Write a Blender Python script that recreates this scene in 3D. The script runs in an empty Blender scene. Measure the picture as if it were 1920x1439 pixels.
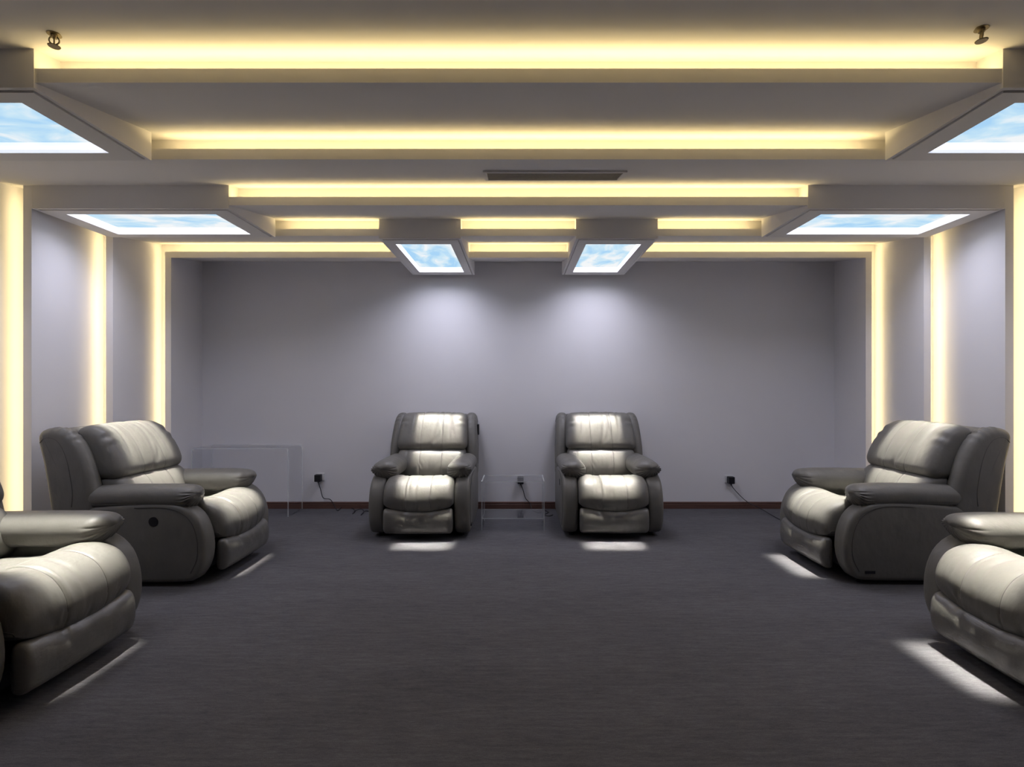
import bpy, math, random
import numpy as np
from mathutils import Vector, Matrix

scene = bpy.context.scene
COL = scene.collection
PI = math.pi
H = 1.375                       # camera height above the floor

# ------------------------------------------------------------------ camera
cam_data = bpy.data.cameras.new('camera')
cam_data.sensor_width = 36.0
cam_data.lens = 18.0
cam_data.shift_x = -12.0 / 1920.0
cam_data.shift_y = 8.5 / 1920.0
cam_data.clip_start = 0.02
cam = bpy.data.objects.new('camera', cam_data)
cam.location = (0, 0, H)
cam.rotation_euler = (PI / 2, 0, 0)
COL.objects.link(cam)
scene.camera = cam

# ------------------------------------------------------------------ world / exposure
world = bpy.data.worlds.new('world')
scene.world = world
world.use_nodes = True
world.node_tree.nodes['Background'].inputs[0].default_value = (0.0, 0.0, 0.0, 1)
world.node_tree.nodes['Background'].inputs[1].default_value = 0.0
scene.view_settings.view_transform = 'Standard'
scene.view_settings.look = 'None'
scene.view_settings.gamma = 1.0
scene.view_settings.exposure = 0.35
scene.view_settings.use_curve_mapping = False

scene.cycles.adaptive_threshold = 0.03
scene.cycles.max_bounces = 8
scene.cycles.diffuse_bounces = 5
scene.cycles.glossy_bounces = 3
scene.cycles.transparent_max_bounces = 16

# light levels (watts)
COVE_W_PER_M = 0.88             # warm strip in a ceiling cove
FIN_W_PER_M = 0.72              # warm strip behind every wall fin
WARM = (1.0, 0.77, 0.36)
BEAM_W = 7.0                    # narrow "sun" beam of a sky light box
BEAM_COL = (1.0, 0.965, 0.86)
GLOW_W = (9.5, 7.5, 4.5)      # soft daylight of a centre / far side / near side sky light box
GLOW_COL = (0.85, 0.84, 1.0)

def area_light(name, loc, direction, sx, sy, watts, color, spread=PI, xaxis=None):
    d = bpy.data.lights.new(name, 'AREA')
    d.shape = 'RECTANGLE'; d.size = sx; d.size_y = sy
    d.energy = watts; d.color = color; d.spread = spread
    o = bpy.data.objects.new(name, d)
    z = -Vector(direction).normalized()
    x = Vector(xaxis)
    x = (x - z*x.dot(z)).normalized()
    y = z.cross(x)
    m = Matrix((x, y, z)).transposed().to_4x4()
    m.translation = Vector(loc)
    o.matrix_world = m
    COL.objects.link(o)
    return o

# ------------------------------------------------------------------ helpers
def mesh_data(name, verts, faces, mats, smooth=False, midx=None):
    me = bpy.data.meshes.new(name)
    me.from_pydata([tuple(map(float, v)) for v in verts], [], [tuple(map(int, f)) for f in faces])
    if not isinstance(mats, (list, tuple)):
        mats = [mats]
    for m in mats:
        me.materials.append(m)
    if midx is not None:
        me.polygons.foreach_set('material_index', midx)
    if smooth:
        me.polygons.foreach_set('use_smooth', [True] * len(me.polygons))
    import bmesh
    bm = bmesh.new(); bm.from_mesh(me)
    bmesh.ops.recalc_face_normals(bm, faces=bm.faces)
    bm.to_mesh(me); bm.free()
    me.update()
    return me

def link(name, data, parent=None, loc=None):
    o = bpy.data.objects.new(name, data)
    COL.objects.link(o)
    if parent is not None:
        o.parent = parent
    if loc is not None:
        o.location = loc
    return o

def obj(name, verts, faces, mats, parent=None, smooth=False, midx=None, bevel=0.0, segs=2):
    o = link(name, mesh_data(name, verts, faces, mats, smooth, midx), parent)
    if bevel > 0:
        b = o.modifiers.new('bevel', 'BEVEL')
        b.width = bevel; b.segments = segs; b.limit_method = 'ANGLE'
        b.harden_normals = False
    return o

def tag(o, label=None, cat=None, group=None, kind=None):
    if label: o['label'] = label
    if cat: o['category'] = cat
    if group: o['group'] = group
    if kind: o['kind'] = kind
    return o

def thing(name, label, cat, loc=(0, 0, 0), rz=0.0, group=None):
    e = link(name, None)
    e.empty_display_size = 0.1
    e.location = loc; e.rotation_euler = (0, 0, rz)
    return tag(e, label, cat, group)

class MB:
    """collects simple solids into one mesh"""
    def __init__(self): self.v = []; self.f = []
    def box(self, x0, x1, y0, y1, z0, z1):
        n = len(self.v)
        self.v += [(x0,y0,z0),(x1,y0,z0),(x1,y1,z0),(x0,y1,z0),(x0,y0,z1),(x1,y0,z1),(x1,y1,z1),(x0,y1,z1)]
        self.f += [tuple(n+i for i in q) for q in ((0,3,2,1),(4,5,6,7),(0,1,5,4),(1,2,6,5),(2,3,7,6),(3,0,4,7))]
        return self
    def prism(self, poly, a, b, axis):
        """poly of 2-tuples extruded along axis: 'x' -> (y,z), 'z' -> (x,y)"""
        n = len(self.v); k = len(poly)
        for t in (a, b):
            for p in poly:
                self.v.append((t, p[0], p[1]) if axis == 'x' else (p[0], p[1], t) if axis == 'z' else (p[0], t, p[1]))
        self.f.append(tuple(range(n, n + k)))
        self.f.append(tuple(range(n + 2*k - 1, n + k - 1, -1)))
        for i in range(k):
            j = (i + 1) % k
            self.f.append((n+i, n+j, n+k+j, n+k+i))
        return self
    def cyl(self, c, r0, r1, h, n=16, axis='z'):
        b = len(self.v)
        for (r, t) in ((r0, 0), (r1, h)):
            for i in range(n):
                a = 2*PI*i/n
                p = (r*math.cos(a), r*math.sin(a))
                self.v.append((c[0]+p[0], c[1]+p[1], c[2]+t) if axis == 'z' else (c[0]+p[0], c[1]+t, c[2]+p[1]) if axis == 'y' else (c[0]+t, c[1]+p[0], c[2]+p[1]))
        self.f.append(tuple(range(b, b+n))); self.f.append(tuple(range(b+2*n-1, b+n-1, -1)))
        for i in range(n):
            j = (i+1) % n
            self.f.append((b+i, b+j, b+n+j, b+n+i))
        return self
    def build(self, name, mat, parent=None, bevel=0.0, segs=2, smooth=False):
        return obj(name, self.v, self.f, mat, parent, smooth, None, bevel, segs)

def catmull(pts, n, closed=False):
    P = [np.array(p, float) for p in pts]
    k = len(P); out = []
    seg = k if closed else k - 1
    for s in range(seg):
        g = (lambda i: P[i % k]) if closed else (lambda i: P[min(max(i, 0), k-1)])
        p0, p1, p2, p3 = g(s-1), g(s), g(s+1), g(s+2)
        for i in range(n):
            t = i / n
            out.append(0.5*((2*p1)+(-p0+p2)*t+(2*p0-5*p1+4*p2-p3)*t*t+(-p0+3*p1-3*p2+p3)*t**3))
    if not closed: out.append(P[-1])
    return np.array(out)

def resample_closed(pts, m):
    c = catmull(pts, 24, True)
    d = np.linalg.norm(np.roll(c, -1, 0) - c, axis=1)
    s = np.concatenate([[0], np.cumsum(d)])
    c2 = np.vstack([c, c[:1]])
    t = np.linspace(0, s[-1], m, endpoint=False)
    return np.stack([np.interp(t, s, c2[:, i]) for i in range(c.shape[1])], 1)

def tube(path, r, n=8, caps=True):
    P = np.array(path, float); m = len(P)
    T = np.gradient(P, axis=0); T /= np.linalg.norm(T, axis=1)[:, None] + 1e-12
    v = []; f = []
    up = np.array([0, 0, 1.0]) if abs(T[0][2]) < 0.9 else np.array([1.0, 0, 0])
    a = np.cross(T[0], up); a /= np.linalg.norm(a)
    for i in range(m):
        a = a - T[i]*a.dot(T[i]); a /= np.linalg.norm(a) + 1e-12
        b = np.cross(T[i], a)
        for k in range(n):
            w = 2*PI*k/n
            v.append(P[i] + r*(math.cos(w)*a + math.sin(w)*b))
    for i in range(m-1):
        for k in range(n):
            k2 = (k+1) % n
            f.append((i*n+k, i*n+k2, (i+1)*n+k2, (i+1)*n+k))
    if caps:
        f.append(tuple(range(n-1, -1, -1))); f.append(tuple(range((m-1)*n, m*n)))
    return v, f

# ------------------------------------------------------------------ materials
def new_mat(name):
    m = bpy.data.materials.new(name); m.use_nodes = True
    nt = m.node_tree
    return m, nt, nt.nodes['Principled BSDF']

def node(nt, t, **kw):
    n = nt.nodes.new(t)
    for k, v in kw.items(): setattr(n, k, v)
    return n

def noise(nt, vec, scale, detail=4.0, rough=0.55):
    n = node(nt, 'ShaderNodeTexNoise')
    n.inputs['Scale'].default_value = scale
    n.inputs['Detail'].default_value = detail
    n.inputs['Roughness'].default_value = rough
    if vec is not None: nt.links.new(vec, n.inputs['Vector'])
    return n

def mapping(nt, src, scale):
    mp = node(nt, 'ShaderNodeMapping')
    mp.inputs['Scale'].default_value = scale
    nt.links.new(src, mp.inputs['Vector'])
    return mp.outputs[0]

def ramp(nt, fac, stops):
    r = node(nt, 'ShaderNodeValToRGB')
    el = r.color_ramp.elements
    while len(el) < len(stops): el.new(0.5)
    for e, (p, c) in zip(el, stops):
        e.position = p; e.color = (*c, 1)
    nt.links.new(fac, r.inputs[0])
    return r.outputs[0]

def bump(nt, h, strength, dist, bsdf, prev=None):
    b = node(nt, 'ShaderNodeBump')
    b.inputs['Strength'].default_value = strength
    b.inputs['Distance'].default_value = dist
    nt.links.new(h, b.inputs['Height'])
    if prev is not None: nt.links.new(prev, b.inputs['Normal'])
    if bsdf is not None: nt.links.new(b.outputs[0], bsdf.inputs['Normal'])
    return b.outputs[0]

def plain(name, col, rough=0.5, metal=0.0, vary=0.06, scale=30, spec=0.5):
    m, nt, b = new_mat(name)
    tc = node(nt, 'ShaderNodeTexCoord')
    n = noise(nt, tc.outputs['Object'], scale)
    lo = tuple(c*(1-vary) for c in col); hi = tuple(min(1, c*(1+vary)) for c in col)
    nt.links.new(ramp(nt, n.outputs[0], [(0.3, lo), (0.7, hi)]), b.inputs['Base Color'])
    b.inputs['Roughness'].default_value = rough
    b.inputs['Metallic'].default_value = metal
    b.inputs['Specular IOR Level'].default_value = spec
    return m

def paint(name, col):
    m, nt, b = new_mat(name)
    tc = node(nt, 'ShaderNodeTexCoord')
    n = noise(nt, tc.outputs['Object'], 1.6, 3)
    nt.links.new(ramp(nt, n.outputs[0], [(0.3, tuple(c*0.975 for c in col)), (0.7, col)]), b.inputs['Base Color'])
    b.inputs['Roughness'].default_value = 0.75
    b.inputs['Specular IOR Level'].default_value = 0.25
    return m

M_PAINT = paint('white_paint', (0.87, 0.85, 0.84))
M_WALL = paint('wall_paint', (0.84, 0.83, 0.86))
M_BLACK = plain('black_plastic', (0.010, 0.009, 0.013), 0.45)
M_WHITE = plain('white_plastic', (0.80, 0.80, 0.80), 0.35, vary=0.02)
M_BRASS = plain('sprinkler_metal', (0.34, 0.27, 0.15), 0.4, 0.8)
M_VENT = plain('vent_enamel', (0.60, 0.57, 0.52), 0.5, vary=0.03)
M_VENTDARK = plain('vent_filter', (0.30, 0.27, 0.23), 0.9, vary=0.1, scale=80)
M_STEEL = plain('steel', (0.75, 0.75, 0.75), 0.25, 1.0, vary=0.03)

def wood():
    m, nt, b = new_mat('baseboard_wood')
    tc = node(nt, 'ShaderNodeTexCoord')
    n = noise(nt, mapping(nt, tc.outputs['Object'], (1.5, 30, 60)), 1.5, 5)
    nt.links.new(ramp(nt, n.outputs[0], [(0.3, (0.105, 0.052, 0.040)), (0.7, (0.155, 0.080, 0.062))]), b.inputs['Base Color'])
    b.inputs['Roughness'].default_value = 0.4
    return m
M_WOOD = wood()

def carpet():
    m, nt, b = new_mat('carpet')
    tc = node(nt, 'ShaderNodeTexCoord')
    O = tc.outputs['Object']
    n1 = noise(nt, mapping(nt, O, (3.6, 26, 1)), 2.0, 6, 0.7)
    n2 = noise(nt, mapping(nt, O, (22, 110, 1)), 2.0, 3, 0.6)
    n3 = noise(nt, O, 240, 2, 0.5)
    n4 = noise(nt, mapping(nt, O, (0.7, 3.0, 1)), 1.2, 3, 0.5)
    def mth(op, a, c, v=None):
        x = node(nt, 'ShaderNodeMath', operation=op)
        nt.links.new(a, x.inputs[0])
        if c is not None: nt.links.new(c, x.inputs[1])
        else: x.inputs[1].default_value = v
        return x.outputs[0]
    s = mth('ADD', mth('MULTIPLY', n1.outputs[0], None, 0.38), mth('MULTIPLY', n2.outputs[0], None, 0.25))
    s = mth('ADD', s, mth('MULTIPLY', n3.outputs[0], None, 0.22))
    s = mth('ADD', s, mth('MULTIPLY', n4.outputs[0], None, 0.15))
    nt.links.new(ramp(nt, s, [(0.36, (0.060, 0.058, 0.063)), (0.5, (0.101, 0.098, 0.106)), (0.64, (0.152, 0.148, 0.158))]), b.inputs['Base Color'])
    b.inputs['Roughness'].default_value = 0.9
    b.inputs['Specular IOR Level'].default_value = 0.2
    bump(nt, s, 0.35, 0.006, b)
    return m
M_CARPET = carpet()

def leather(name, col, rough, wrinkle=0.25, film=False):
    m, nt, b = new_mat(name)
    tc = node(nt, 'ShaderNodeTexCoord')
    O = tc.outputs['Object']
    n = noise(nt, O, 7, 4)
    lo = tuple(c*0.9 for c in col); hi = tuple(c*1.08 for c in col)
    nt.links.new(ramp(nt, n.outputs[0], [(0.3, lo), (0.7, hi)]), b.inputs['Base Color'])
    n2t = noise(nt, mapping(nt, O, (1, 1, 0.6)), 17, 3, 0.5)
    n2 = bump(nt, n2t.outputs[0], wrinkle, 0.02, b)
    b.inputs['Roughness'].default_value = rough
    b.inputs['Specular IOR Level'].default_value = 0.45
    if film:
        b.inputs['Coat Weight'].default_value = 0.7
        b.inputs['Coat Roughness'].default_value = 0.12
        n3t = noise(nt, mapping(nt, O, (1.0, 1, 2.5)), 26, 4, 0.6)
        cb = bump(nt, n3t.outputs[0], 0.5, 0.012, None)
        nt.links.new(cb, b.inputs['Coat Normal'])
    return m
LEATHER = (0.154, 0.148, 0.134)
M_LEATHER = leather('grey_leather', LEATHER, 0.46)
M_FILM = leather('film_wrapped_leather', tuple(c*0.92 for c in LEATHER), 0.40, 0.2, True)
M_SEAM = plain('seam_thread', tuple(c*0.55 for c in LEATHER), 0.7)

def acrylic(name, tint, edge=False):
    m, nt, b = new_mat(name)
    nt.nodes.remove(b)
    out = nt.nodes['Material Output']
    tr = node(nt, 'ShaderNodeBsdfTransparent'); tr.inputs[0].default_value = (*tint, 1)
    gl = node(nt, 'ShaderNodeBsdfGlossy'); gl.inputs['Roughness'].default_value = 0.03
    lw = node(nt, 'ShaderNodeLayerWeight'); lw.inputs[0].default_value = 0.5
    pw = node(nt, 'ShaderNodeMath', operation='POWER'); pw.inputs[1].default_value = 5.0
    nt.links.new(lw.outputs['Facing'], pw.inputs[0])
    fr = node(nt, 'ShaderNodeMath', operation='MULTIPLY_ADD'); fr.inputs[1].default_value = 0.55; fr.inputs[2].default_value = 0.02
    nt.links.new(pw.outputs[0], fr.inputs[0])
    mx = node(nt, 'ShaderNodeMixShader')
    nt.links.new(fr.outputs[0], mx.inputs[0])
    nt.links.new(tr.outputs[0], mx.inputs[1]); nt.links.new(gl.outputs[0], mx.inputs[2])
    last = mx.outputs[0]
    if edge:
        tl = node(nt, 'ShaderNodeBsdfTranslucent'); tl.inputs[0].default_value = (0.85, 0.87, 0.87, 1)
        df = node(nt, 'ShaderNodeBsdfDiffuse'); df.inputs[0].default_value = (0.85, 0.87, 0.87, 1)
        a = node(nt, 'ShaderNodeAddShader')
        nt.links.new(tl.outputs[0], a.inputs[0]); nt.links.new(df.outputs[0], a.inputs[1])
        m2 = node(nt, 'ShaderNodeMixShader'); m2.inputs[0].default_value = 0.26
        nt.links.new(last, m2.inputs[1]); nt.links.new(a.outputs[0], m2.inputs[2])
        last = m2.outputs[0]
    nt.links.new(last, out.inputs[0])
    return m
M_ACRYLIC = acrylic('clear_acrylic', (0.955, 0.96, 0.965))
M_ACRYLIC_EDGE = acrylic('polished_acrylic_edge', (0.8, 0.82, 0.83), True)

def sky_print():
    m, nt, b = new_mat('printed_sky_panel')
    nt.nodes.remove(b)
    tc = node(nt, 'ShaderNodeTexCoord'); oi = node(nt, 'ShaderNodeObjectInfo')
    ad = node(nt, 'ShaderNodeVectorMath', operation='ADD')
    nt.links.new(tc.outputs['Object'], ad.inputs[0]); nt.links.new(oi.outputs['Location'], ad.inputs[1])
    n = noise(nt, mapping(nt, ad.outputs[0], (1.0, 1.8, 1)), 3.2, 5, 0.5)
    n.inputs['Distortion'].default_value = 0.5
    c = ramp(nt, n.outputs[0], [(0.36, (0.42, 0.70, 0.98)), (0.48, (0.60, 0.83, 0.99)), (0.62, (0.95, 0.98, 1.0))])
    e = node(nt, 'ShaderNodeEmission'); e.inputs[1].default_value = 0.74
    nt.links.new(c, e.inputs[0]); nt.links.new(e.outputs[0], nt.nodes['Material Output'].inputs[0])
    return m
M_SKY = sky_print()

def glow_mat(name, col, s):
    m, nt, b = new_mat(name)
    b.inputs['Base Color'].default_value = (0.85, 0.85, 0.88, 1)
    b.inputs['Emission Color'].default_value = (*col, 1)
    b.inputs['Emission Strength'].default_value = s
    b.inputs['Roughness'].default_value = 0.5
    return m
M_REVEAL = glow_mat('lit_acrylic_reveal', (0.93, 0.92, 1.0), 0.52)

# ------------------------------------------------------------------ the room
ZL = 2.67          # underside of every ceiling lip
LIP = 0.060        # height of a lip face
S = 0.7286         # spacing of the ceiling steps and wall fins
D1 = 2.17          # first lip seen
D = 5.84           # back wall
RISE = 0.142       # rise of a ceiling panel over one step
XW = 3.45          # inner edge of the wall fins
OUT = 0.150        # recess of a wall panel over one step
COVE = 0.12
XO, ZT, YB = 3.85, 3.05, -5.0

CX0, CX1 = 0.49, 1.185           # centre light boxes in x
SX0 = 2.05                       # inner end of the side light boxes
BW, BL = 0.695, 1.395            # footprint of a light box
def dk(k): return D1 + S*(k-1)

floor = obj('floor', *[MB().box(-XO, XO, YB, D+0.1, -0.1, 0).v, MB().box(0,1,0,1,0,1).f], M_CARPET)
tag(floor, kind='structure')
tag(MB().box(-XO, XO, D, D+0.1, 0, ZT).build('wall_back', M_WALL), kind='structure')
tag(MB().box(-XO, XO, YB-0.1, YB, 0, ZT).build('wall_front', M_WALL), kind='structure')
wl = tag(MB().box(-XO-0.1, -XO, YB-0.1, D+0.1, 0, ZT).build('wall_left', M_WALL), kind='structure')
wr = tag(MB().box(XO, XO+0.1, YB-0.1, D+0.1, 0, ZT).build('wall_right', M_WALL), kind='structure')
ceil = tag(MB().box(-XO-0.1, XO+0.1, YB-0.1, D+0.1, ZT, ZT+0.1).build('ceiling', M_PAINT), kind='structure')

SL = RISE / S
SW = OUT / S
KS = [-6, -5, -4, -3, -2, -1, 0, 1, 2, 3, 4, 5]
for k in KS:
    d = dk(k); dn = dk(k+1) if k < 5 else D
    y1 = dn + COVE if k < 5 else D
    zu = lambda y: ZL + SL*(y-d)
    m = MB()
    xl = XW + LIP
    # stretches taken up by a light box: (x0, x1, end of the box in y)
    cuts = []
    if k in (1, 3): cuts = [(-SX0-BL+0.012, -SX0-0.012, d+BW-0.02), (SX0+0.012, SX0+BL-0.012, d+BW-0.02)]
    if k in (4, 5): cuts = [(-CX1+0.012, -CX0-0.012, dk(4)+BL-0.02), (CX0+0.012, CX1-0.012, dk(4)+BL-0.02)]
    edges = sorted([-XO, XO] + [e for c in cuts for e in c[:2]])
    for xa, xb in zip(edges[:-1], edges[1:]):
        cut = next((c for c in cuts if c[0] <= (xa+xb)/2 <= c[1]), None)
        if cut is None:
            # body of the panel behind its cove
            m.prism([(d+COVE, zu(d+COVE)), (y1, zu(y1)), (y1, ZT), (d+COVE, ZT)], xa, xb, 'x')
            if k in (1, 3) and abs(xa+xb)/2 > XW: continue
            # front lip with its light channel, inside the ring of the wall fins
            m.prism([(d, ZL), (d+COVE, zu(d+COVE)), (d+COVE, zu(d+COVE)+0.016), (d+0.018, ZL+0.022), (d+0.018, ZL+LIP), (d, ZL+LIP)], max(xa, -xl), min(xb, xl), 'x')
        else:
            ye = min(cut[2], y1)
            m.box(xa, xb, d+COVE, ye, ZL+0.16, ZT)
            if ye < y1: m.prism([(ye, zu(ye)), (y1, zu(y1)), (y1, ZT), (ye, ZT)], xa, xb, 'x')
    m.build('ceiling_panel', M_PAINT, ceil)
    for s, w in ((-1, wl), (1, wr)):
        xu = lambda y: XW + SW*(y-d)
        m = MB()
        f = lambda pts: [(s*p[0], p[1]) for p in pts]
        yc = d+COVE+0.001
        m.prism(f([(xu(yc), yc), (xu(y1), y1), (XO, y1), (XO, yc)]), 0, ZT, 'z')
        m.prism(f([(XW, d+0.001), (xu(yc), yc), (xu(yc)+0.016, yc), (XW+0.022, d+0.017), (XW+LIP-0.001, d+0.017), (XW+LIP-0.001, d+0.001)]), 0, ZL+0.24 if k in (1, 3) else ZL+0.02, 'z')
        m.build('wall_panel', M_WALL, w)

# baseboard of the back wall: plain board with a thin cap moulding
bx = XW + OUT - 0.005
bb = MB().prism([(D, 0), (D-0.014, 0), (D-0.014, 0.052), (D-0.009, 0.056), (D-0.009, 0.062), (D-0.013, 0.065), (D-0.011, 0.074), (D, 0.078)], -bx, bx, 'x')
tag(bb.build('baseboard_back', M_WOOD), kind='structure')

# ------------------------------------------------------------------ warm strips in the coves
def cove(k, x0, x1, f=1.0):
    L = x1 - x0
    area_light('cove_light', ((x0+x1)/2, dk(k)+0.062, ZL+0.052), (0, -0.6, 1), L, 0.02, COVE_W_PER_M*L*f, WARM, PI, (1, 0, 0))
def fin(k, s, f=1.0, z0=0.03, z1=ZL+0.1):
    L = z1 - z0
    area_light('fin_light', (s*(XW+0.052), dk(k)+0.062, (z0+z1)/2), (s, -0.25, 0), L, 0.02, FIN_W_PER_M*L*f, WARM, PI, (0, 0, 1))
for k in (-2, -1, 0, 1, 2, 3):  # strips nearer than the first seen lip are unseen, added to lift ambient light
    cove(k, -SX0+0.02, SX0-0.02)
for k, e in ((4, SX0-0.02), (5, XW+0.05)):
    cove(k, -e, -CX1-0.01); cove(k, -CX0+0.01, CX0-0.01); cove(k, CX1+0.01, e)
for k in (1, 2, 3, 4, 5):
    for s in (-1, 1): fin(k, s)

# ------------------------------------------------------------------ sky light boxes
ZB = H + 1.2675                  # underside of a box frame
OW, OL = 0.485, 1.09
RV = 0.055
def light_box(label, cx, cy, along_x):
    t = thing('sky_light_box', label, 'ceiling light', (cx, cy, ZB), 0 if along_x else PI/2, 'printed sky light boxes in the ceiling')
    L, W = BL/2, BW/2; l, w = OL/2, OW/2
    def ring(x, y, xi, yi, z0, z1):
        m = MB()
        m.box(-x, x, -y, -yi, z0, z1); m.box(-x, x, yi, y, z0, z1)
        m.box(-x, -xi, -yi, yi, z0, z1); m.box(xi, x, -yi, yi, z0, z1)
        return m
    # plaster housing
    m = ring(L, W, L-0.02, W-0.02, 0.004, 0.30)
    m.build('housing', M_PAINT, t)
    # inner frame, set off by a narrow shadow groove
    fr = ring(L-0.028, W-0.028, l, w, -0.002, 0.016)
    fr.build('frame', M_PAINT, t)
    g = ring(L-0.019, W-0.019, l+0.012, w+0.012, 0.018, 0.030)
    g.build('backing', M_PAINT, t)
    for sx in (-1, 1):
        MB().box(min(sx*l, sx*(l+0.01)), max(sx*l, sx*(l+0.01)), -w, w, 0.0165, RV).build('reveal', M_REVEAL, t)
    for sy in (-1, 1):
        MB().box(-l-0.01, l+0.01, min(sy*w, sy*(w+0.01)), max(sy*w, sy*(w+0.01)), 0.0165, RV).build('reveal', M_REVEAL, t)
    MB().box(-l-0.01, l+0.01, -w-0.01, w+0.01, RV+0.001, RV+0.012).build('sky_panel', M_SKY, t)
    xa = (1, 0, 0) if along_x else (0, 1, 0)
    z = ZB + RV - 0.006
    ti = math.tan(math.radians(3.2))
    area_light('sky_beam', (cx, cy, z-0.034), (-math.copysign(ti, cx), 0, -1) if along_x else (0, -ti, -1), OL-0.02, OW-0.02, BEAM_W, BEAM_COL, math.radians(4), xa)
    area_light('sky_glow', (cx, cy, z-0.004), (0, 0, -1), OL-0.02, OW-0.02, GLOW_W[0 if not along_x else 1 if cy > 3 else 2], GLOW_COL, math.radians(148 if not along_x else 142 if cy > 3 else 128), xa)
    return t
SIDE_X = SX0 + BL/2
for (lab, cx, cy, ax) in (
    ('sky light box above the recliner at far left', -SIDE_X, dk(3)+BW/2, True),
    ('sky light box above the recliner at far right', SIDE_X, dk(3)+BW/2, True),
    ('sky light box cut off by the left edge, above the nearest left recliner', -SIDE_X, dk(1)+BW/2, True),
    ('sky light box cut off by the right edge, above the nearest right recliner', SIDE_X, dk(1)+BW/2, True),
    ('left one of the two small-looking sky light boxes near the back wall', -(CX0+CX1)/2, dk(4)+BL/2, False),
    ('right one of the two small-looking sky light boxes near the back wall', (CX0+CX1)/2, dk(4)+BL/2, False)):
    light_box(lab, cx, cy-0.004, ax)

# ------------------------------------------------------------------ recliner
def xloft(profile, x0, x1, r, nmid=8, m=56, bulge=0.0, disp=None, extra=(), rz=None):
    """closed (y,z) profile carried along x, both ends rounded with radius r"""
    P = resample_closed(profile, m)
    T = np.roll(P, -1, 0) - np.roll(P, 1, 0)
    T /= np.linalg.norm(T, axis=1)[:, None]
    N = np.stack([T[:, 1], -T[:, 0]], 1)
    area = np.sum(P[:, 0]*np.roll(P[:, 1], -1) - np.roll(P[:, 0], -1)*P[:, 1])
    if area < 0: N = -N
    L = x1 - x0
    st = []
    for i in range(5):
        a = i/4*PI/2
        st.append((r*(1-math.cos(a)), r*(1-math.sin(a))))       # (distance from the end, inset)
    xs = [(x0+t, ins) for t, ins in st]
    mid = sorted(set([round(x0+r+(L-2*r)*i/nmid, 5) for i in range(1, nmid)] + [round(e, 5) for e in extra]))
    xs += [(x, 0.0) for x in mid if x0+r < x < x1-r]
    xs += [(x1-t, ins) for t, ins in reversed(st)]
    v = []; rings = []
    cx = (x0+x1)/2
    for x, ins in xs:
        u = (x-cx)/(L/2)
        off = bulge*(1-u*u) - ins
        R = []
        for j in range(m):
            o = off
            if disp is not None: o += disp(x, P[j, 0], P[j, 1], j/m) * (1 if ins < r*0.5 else 0.3)
            R.append((x, P[j, 0]+N[j, 0]*o, P[j, 1]+N[j, 1]*o))
        rings.append(np.array(R)); v += R
    f = []
    nr = len(xs)
    for i in range(nr-1):
        for j in range(m):
            k = (j+1) % m
            f.append((i*m+j, i*m+k, (i+1)*m+k, (i+1)*m+j))
    for base, ring in ((0, rings[0]), ((nr-1)*m, rings[-1])):
        c = ring.mean(0); ci = len(v)
        v.append(tuple(c + np.array([(-0.004 if base == 0 else 0.004), 0, 0])))
        for j in range(m):
            f.append((base+j, base+(j+1) % m, ci))
    return v, f, [x for x, _ in xs], rings

def groove(x, xs, depth, width):
    return -depth*sum(math.exp(-((x-a)/width)**2) for a in xs)

def gauss(a, s): return math.exp(-(a/s)**2)

def wrinkle_field(seed, n, xr, yr, zr, amp, wid):
    rnd = random.Random(seed); W = []
    for _ in range(n):
        c = np.array([rnd.uniform(*xr), rnd.uniform(*yr), rnd.uniform(*zr)])
        ang = rnd.uniform(-0.9, 0.9)
        W.append((c, math.cos(ang), math.sin(ang), amp*rnd.uniform(0.5, 1), wid*rnd.uniform(0.7, 1.3)))
    def fn(x, y, z):
        s = 0
        for c, ca, sa, a, w in W:
            dx, dy, dz = x-c[0], y-c[1], z-c[2]
            along = dx*sa + (dz-dy)*0.7*ca; across = dx*ca - (dz-dy)*0.7*sa
            s += -a*math.exp(-(across/w)**2 - (along/(w*3.5))**2)
        return s
    return fn

def seam_tube(rings, xs, xa, cond, r=0.0018):
    i = min(range(len(xs)), key=lambda q: abs(xs[q]-xa))
    R = rings[i]; n = len(R)
    ok = [cond(p) for p in R]
    # longest run of accepted points
    best = []
    for s in range(n):
        if ok[s] and not ok[s-1]:
            run = []; q = s
            while ok[q % n] and len(run) < n: run.append(R[q % n]); q += 1
            if len(run) > len(best): best = run
    return tube(catmull(best, 3), r, 6)

SEAMS = (-0.112, 0.112)
def around(a): return [a-0.022, a-0.008, a-0.003, a, a+0.003, a+0.008, a+0.022]
SX = around(SEAMS[0]) + around(SEAMS[1])

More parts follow.
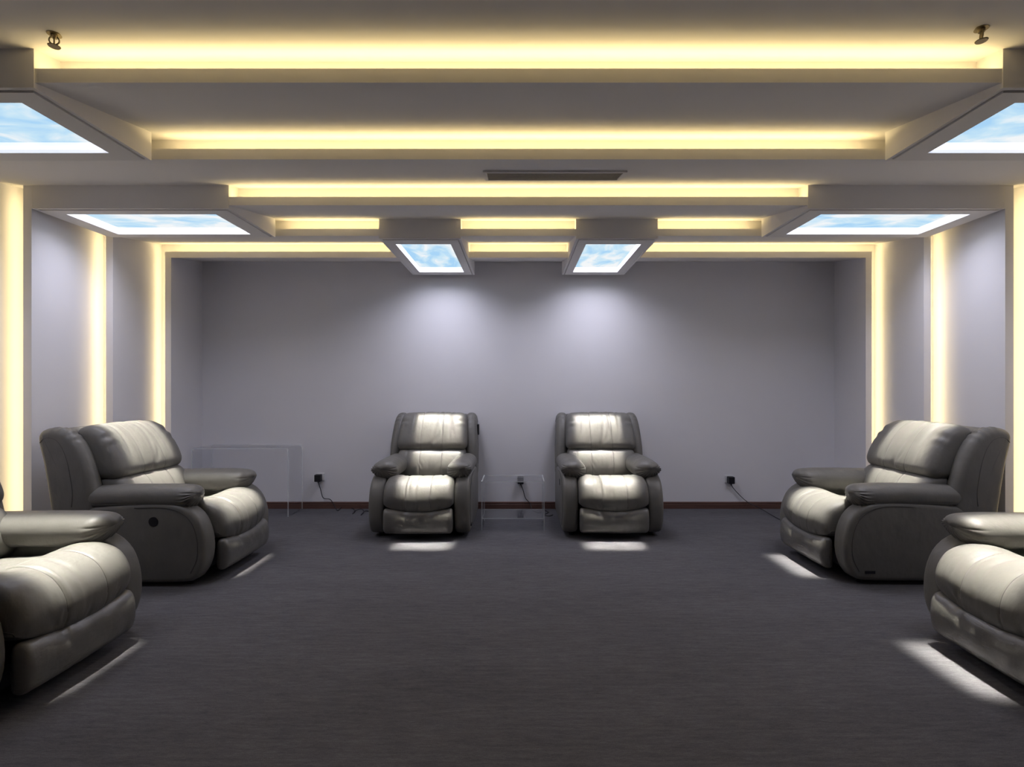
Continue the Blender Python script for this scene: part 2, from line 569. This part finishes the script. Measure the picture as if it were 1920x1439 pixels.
def make_recliner():
    t = thing('recliner', 'grey leather recliner', 'recliner')
    P = {}
    def add(name, v, f, mat, parent=t, smooth=True):
        return obj(name, v, f, mat, parent, smooth)
    # ---- base and feet
    MB().box(-0.30, 0.30, -0.36, 0.46, 0.045, 0.16).build('base', M_BLACK, t, 0.01)
    for sx in (-1, 1):
        for y in (-0.33, 0.42):
            MB().cyl((sx*0.375, y, 0.0), 0.022, 0.028, 0.06).build('foot', M_BLACK, t)
    # ---- arm bodies
    prof = [(-0.34, 0.035), (-0.425, 0.075), (-0.470, 0.17), (-0.480, 0.28), (-0.462, 0.39), (-0.415, 0.485), (-0.33, 0.55), (-0.20, 0.578),
            (0.0, 0.575), (0.25, 0.555), (0.42, 0.525), (0.515, 0.46), (0.545, 0.33), (0.550, 0.17), (0.535, 0.06), (0.48, 0.035), (0.1, 0.03)]
    for s in (-1, 1):
        a, b = (0.318, 0.462) if s > 0 else (-0.462, -0.318)
        v, f, xs, rings = xloft(prof, a, b, 0.032, 4, 72, 0.004)
        arm = add('arm', v, f, M_LEATHER)
        # stitched edge between the wrapped front band and the outer side
        c = np.mean(prof, 0)
        pts = [(s*0.4640, c[0]+(p[0]-c[0])*0.905, c[1]+(p[1]-c[1])*0.90) for p in catmull(prof[1:9], 4)]
        v, f = tube(pts, 0.0022, 6); add('seam', v, f, M_SEAM, arm)
        # ---- arm pad: a soft roll, gathered into pleats at its front end
        n = 120
        ys = [-0.388 + 0.088*(1-math.cos(i/16*PI/2)) for i in range(1, 17)] + list(np.linspace(-0.292, -0.20, 12)) + list(np.linspace(-0.17, 0.30, 12)) + [0.34, 0.37, 0.395, 0.41, 0.418]
        creases = [(2.85, 0.07, 0.4), (-3.05, 0.08, 0.55), (-2.72, 0.08, 0.6), (-2.40, 0.08, 0.65), (-2.07, 0.08, 0.7), (-1.75, 0.08, 0.8), (-1.42, 0.07, 1.0), (-1.12, 0.07, 0.9), (-0.84, 0.06, 1.0), (-0.58, 0.06, 0.9), (-0.34, 0.055, 1.0), (-0.10, 0.05, 0.9), (0.16, 0.06, 0.8), (0.45, 0.06, 0.6)]
        v = []; f = []; rr = []
        for y in ys:
            q = max(0.0, min(1.0, (-0.20 - y)/0.188))              # 0 body .. 1 front tip
            qe = max(0.0, min(1.0, (-0.300 - y)/0.088))            # rounding of the front end
            e = max(0.0, min(1.0, (y-0.30)/0.118))
            end = math.sqrt(max(0.0, 1-qe**2.4))*0.97 + 0.03
            back = math.sqrt(max(0.02, 1-e**2.2))
            hx = 0.116*end*back
            top = 0.694 - 0.016*q**2 - 0.02*max(0, y) - 0.05*e**2
            bot = 0.512 + 0.012*q + 0.05*e
            cz = (top+bot)/2 + 0.018*qe**2; hz = (top-bot)/2*end
            cx = 0.347 + 0.020*qe**2
            ring = []
            for j in range(n):
                w = 2*PI*j/n
                if w > PI: w -= 2*PI
                cw, sw = math.cos(w), math.sin(w)
                px = hx*math.copysign(abs(cw)**0.9, cw); pz = hz*math.copysign(abs(sw)**0.9, sw)
                o = cw                                              # -1 inner .. 1 outer
                if sw < 0: pz *= 1 - 0.16*max(0.0, o) + 0.10*max(0.0, -o)
                pz += 0.004*o
                # creases gathered towards the outer front corner
                g = 0.0
                fade = math.exp(-((q-0.86)/0.24)**2)*max(0.0, 1-qe**10)
                for wc, ww, dpt in creases:
                    g += dpt*math.exp(-((w - wc - 0.10*(q-0.7))/ww)**2)
                k = 1 - 0.17*g*fade + 0.06*fade*gauss(w+0.6, 1.1)
                tip = math.exp(-((w+0.12)/0.40)**2)*math.exp(-((q-0.90)/0.16)**2)
                ring.append((s*(cx+px*k + 0.020*tip), y - 0.012*q*q*max(0.0, sw), cz+pz*k + 0.006*tip))
            rr.append(np.array(ring)); v += ring
        for i in range(len(ys)-1):
            for j in range(n):
                k = (j+1) % n
                f.append((i*n+j, i*n+k, (i+1)*n+k, (i+1)*n+j))
        for base, ring, dy in ((0, rr[0], -0.003), ((len(ys)-1)*n, rr[-1], 0.006)):
            ci = len(v); v.append(tuple(ring.mean(0)+np.array([0, dy, 0])))
            for j in range(n): f.append((base+j, base+(j+1) % n, ci))
        pad = add('arm_pad', v, f, M_LEATHER)
        jj = n - 9                                                 # just below the outer mid line
        v, f = tube([R[jj] for R in rr[18:-3]], 0.0035, 6)
        add('piping', v, f, M_SEAM, pad)
    # ---- footrest board; its top edge and the seat edge above sag towards the middle
    def sag(p):
        if p[1] > -0.40: return p
        return (p[0], p[1], p[2] - 0.026*(1-(p[0]/0.315)**2)*gauss(p[2]-0.295, 0.055))
    wr1 = wrinkle_field(3, 26, (-0.29, 0.29), (-0.56, -0.54), (0.06, 0.29), 0.004, 0.012)
    prof = [(-0.490, 0.292), (-0.528, 0.283), (-0.549, 0.245), (-0.558, 0.18), (-0.550, 0.11), (-0.525, 0.072), (-0.49, 0.062), (-0.465, 0.085), (-0.46, 0.18), (-0.465, 0.265)]
    v, f, xs, rg = xloft(prof, -0.312, 0.312, 0.032, 28, 56, 0.006, lambda x, y, z, u: wr1(x, y, z))
    v = [sag(p) for p in v]
    add('footrest', v, f, M_FILM)
    # ---- seat cushion
    wr2 = wrinkle_field(11, 18, (-0.2, 0.2), (-0.52, -0.33), (0.36, 0.54), 0.0075, 0.012)
    prof = [(0.26, 0.455), (0.14, 0.462), (0.0, 0.468), (-0.10, 0.474), (-0.165, 0.482), (-0.215, 0.512), (-0.30, 0.540), (-0.39, 0.536), (-0.47, 0.502),
            (-0.523, 0.440), (-0.545, 0.370), (-0.532, 0.312), (-0.49, 0.288), (-0.30, 0.285), (0.0, 0.29), (0.25, 0.30), (0.29, 0.38)]
    def dseat(x, y, z, u):
        o = groove(x, SEAMS, 0.0035, 0.006) if (z > 0.30) else 0
        o += 0.010*gauss(abs(x)-0.215, 0.075)*gauss(z-0.54, 0.09)*(1 if y < 0.1 else 0)
        o += wr2(x, y, z) if z > 0.3 else 0
        if y < -0.2: o += -0.016*(x/0.31)**2*max(0.0, min(1.0, (0.50-z)/0.16))
        return o
    v, f, xs, rg = xloft(prof, -0.316, 0.316, 0.045, 64, 130, 0.012, dseat, SX)
    v = [sag(p) for p in v]; rg = [np.array([sag(p) for p in R]) for R in rg]
    seat = add('seat_cushion', v, f, M_LEATHER)
    for a in SEAMS:
        vv, ff = seam_tube(rg, xs, a, lambda p: p[2] > 0.33 and p[1] < -0.02)
        add('seam', vv, ff, M_SEAM, seat)
    # ---- lumbar cushion
    wr3 = wrinkle_field(5, 12, (-0.26, 0.26), (0.12, 0.2), (0.48, 0.70), 0.0065, 0.012)
    prof = [(0.200, 0.440), (0.135, 0.465), (0.108, 0.52), (0.112, 0.585), (0.140, 0.655), (0.185, 0.712), (0.235, 0.735), (0.33, 0.74), (0.38, 0.66), (0.36, 0.52), (0.31, 0.44)]
    v, f, xs, rg = xloft(prof, -0.352, 0.352, 0.055, 60, 90, 0.012,
                         lambda x, y, z, u: (groove(x, SEAMS, 0.0035, 0.006) + wr3(x, y, z)) if y < 0.27 else 0, SX)
    lum = add('lumbar_cushion', v, f, M_LEATHER)
    for a in SEAMS:
        vv, ff = seam_tube(rg, xs, a, lambda p: p[1] < 0.235 and p[2] > 0.46)
        add('seam', vv, ff, M_SEAM, lum)
    # ---- head cushion overhanging the lumbar cushion
    wr4 = wrinkle_field(9, 12, (-0.25, 0.25), (0.19, 0.32), (0.80, 1.0), 0.0075, 0.014)
    prof = [(0.262, 0.722), (0.214, 0.738), (0.194, 0.785), (0.208, 0.85), (0.240, 0.92), (0.284, 0.99), (0.338, 1.052), (0.400, 1.092), (0.465, 1.100),
            (0.515, 1.07), (0.52, 0.99), (0.47, 0.86), (0.42, 0.76), (0.34, 0.725)]
    def dhead(x, y, z, u):
        if y > 0.50: return 0
        return groove(x, SEAMS, 0.003, 0.006) + wr4(x, y, z) + 0.007*math.sin(z*95+1.5)*gauss(abs(x)-0.315, 0.045)*gauss(z-1.02, 0.06)
    v, f, xs, rg = xloft(prof, -0.365, 0.365, 0.06, 60, 130, 0.014, dhead, SX)
    # slightly narrower at the top
    v = [(p[0]*(1-0.055*max(0, (p[2]-0.8)/0.3)), p[1], p[2]) for p in v]
    rg = [np.stack([R[:, 0]*(1-0.055*np.maximum(0, (R[:, 2]-0.8)/0.3)), R[:, 1], R[:, 2]], 1) for R in rg]
    head = add('head_cushion', v, f, M_LEATHER)
    for a in SEAMS:
        vv, ff = seam_tube(rg, xs, a, lambda p: p[1] < 0.40 and p[2] > 0.735)
        add('seam', vv, ff, M_SEAM, head)
    # ---- side wings of the back
    wp = [(0.300, 0.50), (0.290, 0.62), (0.315, 0.75), (0.360, 0.88), (0.420, 0.99), (0.495, 1.065), (0.575, 1.092), (0.650, 1.085), (0.694, 1.050), (0.690, 0.98),
          (0.655, 0.86), (0.625, 0.72), (0.600, 0.56), (0.575, 0.44), (0.48, 0.40), (0.36, 0.42)]
    for s in (-1, 1):
        a, b = (0.338, 0.463) if s > 0 else (-0.463, -0.338)
        def dw(x, y, z, u):
            return 0.008*math.sin(y*110+z*50)*gauss(z-1.03, 0.07)*gauss(y-0.54, 0.09)
        v, f, xs, rg = xloft(wp, a, b, 0.05, 8, 150, 0.006, dw)
        v = [(p[0]*(1-0.04*max(0, (p[2]-0.75)/0.3)), p[1], p[2]) for p in v]
        wing = add('wing', v, f, M_LEATHER)
        c = np.mean(wp, 0)
        pts = [(s*(0.4655-0.0185*max(0, (p[1]-0.75)/0.3)), c[0]+(p[0]-c[0])*0.60+0.05, c[1]+(p[1]-c[1])*0.80) for p in catmull(wp[0:9], 4)]
        vv, ff = tube(pts, 0.0022, 6); add('seam', vv, ff, M_SEAM, wing)
    # ---- outer back
    bp = [(0.46, 0.10), (0.545, 0.12), (0.575, 0.30), (0.600, 0.55), (0.635, 0.78), (0.675, 0.98), (0.672, 1.06), (0.62, 1.085), (0.53, 1.06), (0.48, 0.85), (0.42, 0.5), (0.42, 0.2)]
    v, f, xs, rg = xloft(bp, -0.345, 0.345, 0.03, 6, 56, 0.004)
    add('back_panel', v, f, M_LEATHER)
    # ---- round switch recess on the outer right arm, small plate low on the outer left arm
    m = MB().cyl((-0.4675, -0.13, 0.455), 0.033, 0.033, 0.006, 28, 'x')
    m.build('switch_cup', M_BLACK, t, 0.002)
    m = MB().box(0.4625, 0.4675, -0.345, -0.275, 0.085, 0.105)
    m.build('name_plate', M_BLACK, t, 0.001)
    return t

def copy_tree(o, parent=None):
    c = o.copy(); COL.objects.link(c)
    if parent is not None: c.parent = parent
    for ch in list(o.children): copy_tree(ch, c)
    return c

proto = make_recliner()
SPOTS = [
    ('grey leather recliner facing out from the back wall, left of the small clear side table', (-0.905, 5.125), 0),
    ('grey leather recliner facing out from the back wall, right of the small clear side table', (0.868, 5.145), 0),
    ('grey leather recliner in the far left corner, turned sideways, black round switch on its side', (-2.64, 3.985), 90),
    ('grey leather recliner at the right wall whose whole back and near side show', (2.755, 4.015), -90.5),
    ('nearest recliner on the left, cut off by the left edge', (-2.625, 2.475), 90),
    ('nearest recliner on the right, cut off by the right edge', (2.75, 2.43), -92),
]
for i, (lab, (x, y), deg) in enumerate(SPOTS):
    o = proto if i == 0 else copy_tree(proto)
    o.location = (x, y, 0); o.rotation_euler = (0, 0, math.radians(deg))
    o['label'] = lab; o['group'] = 'grey leather recliners under the sky light boxes'

MB().box(0.452, 0.470, 0.50, 0.56, 0.86, 0.975).build('fabric_tab', M_BLACK, proto, 0.003)

# ------------------------------------------------------------------ clear acrylic tables
def slab(name, x0, x1, y0, y1, z0, z1, parent, thin):
    m = MB().box(x0, x1, y0, y1, z0, z1)
    # faces order: bottom, top, front, right, back, left
    big = {'x': (3, 5), 'y': (2, 4), 'z': (0, 1)}[thin]
    idx = [0 if i in big else 1 for i in range(6)]
    return obj(name, m.v, m.f, [M_ACRYLIC, M_ACRYLIC_EDGE], parent, False, idx)

# long waterfall console in the far left corner: one bent sheet with rounded shoulders
def console(label, x0, x1, y0, y1, h, th, r):
    t = thing('acrylic_console', label, 'table', ((x0+x1)/2, (y0+y1)/2, 0))
    w = (x1-x0)/2; dp = (y1-y0)/2
    def path(o):
        p = [(-w+o, 0.0)]
        for i in range(9):
            a = PI - i/8*PI/2; p.append((-w+r+(r-o)*math.cos(a), h-r+(r-o)*math.sin(a)))
        for i in range(9):
            a = PI/2 - i/8*PI/2; p.append((w-r+(r-o)*math.cos(a), h-r+(r-o)*math.sin(a)))
        p.append((w-o, 0.0)); return p
    A, B = path(0), path(th)
    def part(name, i0, i1):
        v = []; f = []; mi = []
        n = i1-i0+1
        for pth, y in ((A, -dp), (B, -dp), (B, dp), (A, dp)):
            v += [(q[0], y, q[1]) for q in pth[i0:i1+1]]
        for i in range(n-1):
            for a, b, mt in ((0, 1, 1), (1, 2, 0), (2, 3, 1), (3, 0, 0)):
                f.append((a*n+i, a*n+i+1, b*n+i+1, b*n+i)); mi.append(mt)
        for e in (0, n-1):
            if (i0 == 0 and e == 0) or (i1 == len(A)-1 and e == n-1):
                f.append((e, n+e, 2*n+e, 3*n+e)); mi.append(1)
        return obj(name, v, f, [M_ACRYLIC, M_ACRYLIC_EDGE], t, False, mi)
    part('side_panel', 0, 5); part('top', 5, 14); part('side_panel', 14, len(A)-1)
    return t
console('long clear acrylic console table in the far left corner by the back wall', -3.49, -2.45, 5.46, 5.815, 0.735, 0.012, 0.035)

t = thing('acrylic_side_table', 'small clear acrylic side table with a low shelf, between the two middle recliners', 'table', (-0.052, 5.12, 0))
hw, dp, hh, th = 0.305, 0.18, 0.475, 0.010
slab('side_panel', -hw, -hw+th, -dp, dp, 0, hh, t, 'x')
slab('side_panel', hw-th, hw, -dp, dp, 0, hh, t, 'x')
slab('top', -hw+th+0.0005, hw-th-0.0005, -dp, dp, hh-th, hh, t, 'z')
slab('shelf', -hw+th+0.0005, hw-th-0.0005, -dp, dp, 0.11, 0.12, t, 'z')
for sx in (-1, 1):
    for y in (-0.165, 0.165):
        for z in (0.115, hh-th/2):
            MB().cyl((sx*hw-0.003 if sx > 0 else -hw-0.002, y, z), 0.006, 0.006, 0.005, 10, 'x').build('screw', M_STEEL, t)

# ------------------------------------------------------------------ sockets, adapters and their cords
def px(x, y, d):   # a point of the place seen at this picture position, on the plane at depth d
    return ((x-972)*d/960, d, H-(y-728)*d/960)
def onfloor(x, y, r=0.004):
    d = 960*(H-r)/(y-728)
    return ((x-972)*d/960, d, r)
def socket_and_cord(label_s, label_c, x, y, plate_dx, path):
    cx, _, cz = px(x, y, D-0.05)
    s = thing('wall_socket', label_s, 'socket', (cx+plate_dx, D, cz+0.006), 0, 'white sockets on the back wall')
    MB().box(-0.043, 0.043, -0.009, 0, -0.043, 0.043).build('plate', M_WHITE, s, 0.004)
    c = thing('power_adapter', label_c, 'power adapter', (cx, D, cz), 0, 'black power adapters on the back wall')
    MB().box(-0.034, 0.034, -0.075, -0.010, -0.040, 0.040).build('adapter', M_BLACK, c, 0.008, 3)
    MB().cyl((0.003, -0.045, -0.058), 0.0055, 0.0075, 0.02, 12).build('strain_relief', M_BLACK, c)
    pts = [(cx+0.003, D-0.045, cz-0.05)] + path
    P = catmull(pts, 8)
    P = P - np.array([cx, D, cz])
    v, f = tube(P, 0.0042, 8)
    obj('cord', v, f, M_BLACK, c, True)
F = onfloor
socket_and_cord('white wall socket right of the clear console table', 'black power adapter right of the clear console, its cord kinked along the floor', 596, 897, 0.016,
    [px(601, 918, D-0.03), px(606, 934, D-0.022), px(619, 937, D-0.022), px(626, 947, D-0.03), F(633, 958), F(641, 950.5, 0.02), F(650, 951, 0.012), F(663, 955), F(665, 960), F(661, 964),
     F(668, 957.5, 0.02), F(677, 955, 0.015), F(682, 959), F(677, 966), F(684, 959, 0.016), F(694, 959), F(702, 956)])
socket_and_cord('white wall socket seen through the small clear side table', 'black power adapter seen behind the small clear side table', 976, 901, 0.0,
    [px(981, 920, D-0.03), px(985, 934, D-0.025), px(994, 945, D-0.03), F(998, 957), F(1010, 962), F(1020, 958), F(1028, 961), F(1020, 966), F(1030, 968), F(1036, 966)])
socket_and_cord('white wall socket in the right half of the back wall', 'black power adapter with its cord running to the right-hand recliner', 1371, 901, -0.012,
    [px(1376, 917, D-0.035), px(1392, 934, D-0.035), px(1405, 944, D-0.06), px(1420, 951, D-0.16), F(1432, 957.5, 0.03), F(1448, 967, 0.012), F(1461, 974), F(1480, 982)])

# ------------------------------------------------------------------ air vent in the ceiling
vy0, vy1, vx0, vx1 = 3.17, 3.42, -0.221, 0.676
ang = math.atan(SL)
vc = ((vx0+vx1)/2, (vy0+vy1)/2)
vent = thing('air_vent', 'long narrow dark air vent in the ceiling above the middle', 'air vent', (vc[0], vc[1], ZL+SL*(vc[1]-dk(2))))
vent.rotation_euler = (ang, 0, 0)
vw, vd = (vx1-vx0)/2, (vy1-vy0)/2/math.cos(ang)
m = MB()
m.box(-vw, vw, -vd, -vd+0.022, -0.012, -0.0005); m.box(-vw, vw, vd-0.022, vd, -0.012, -0.0005)
m.box(-vw, -vw+0.022, -vd+0.022, vd-0.022, -0.012, -0.0005); m.box(vw-0.022, vw, -vd+0.022, vd-0.022, -0.012, -0.0005)
m.build('frame', M_PAINT, vent, 0.002)
MB().box(-vw+0.022, vw-0.022, -vd+0.022, vd-0.022, -0.003, -0.001).build('filter', M_VENTDARK, vent)
n = 9
sl_mesh = None
for i in range(n):
    y = -vd+0.022 + (2*vd-0.044)*(i+0.5)/n
    if sl_mesh is None:
        q = MB().box(-vw+0.0225, vw-0.0225, -0.0015, 0.0015, -0.010, -0.0035); sl_mesh = mesh_data('slat', q.v, q.f, M_VENT)
    link('slat', sl_mesh, vent, (0, y, 0))

# ------------------------------------------------------------------ sprinkler heads
def sprinkler(label, x, y, rz):
    z = ZL + SL*(y-dk(0))
    t = thing('sprinkler_head', label, 'sprinkler', (x, y, z), rz, 'ceiling sprinkler heads')
    MB().cyl((0, 0, -0.006), 0.024, 0.020, 0.006, 20).build('collar', M_BRASS, t)
    MB().cyl((0, 0, -0.018), 0.011, 0.012, 0.0125, 16).build('body', M_BRASS, t)
    for s in (-1, 1):
        pts = catmull([(s*0.009, 0, -0.012), (s*0.016, 0, -0.024), (s*0.015, 0, -0.036), (s*0.003, 0, -0.047)], 6)
        v, f = tube(pts, 0.0028, 8); obj('frame_arm', v, f, M_BRASS, t, True)
    MB().cyl((0, 0, -0.046), 0.0028, 0.0028, 0.03, 10).build('bulb', M_BRASS, t)
    MB().cyl((0, 0, -0.054), 0.019, 0.021, 0.003, 24).build('deflector', M_BRASS, t)
    MB().cyl((0, 0, -0.052), 0.004, 0.004, 0.006, 10).build('hub', M_BRASS, t)
sprinkler('small sprinkler head on the ceiling at top left', -1.845, 2.035, 0.3)
sprinkler('small sprinkler head on the ceiling at top right', 1.80, 1.99, 1.1)
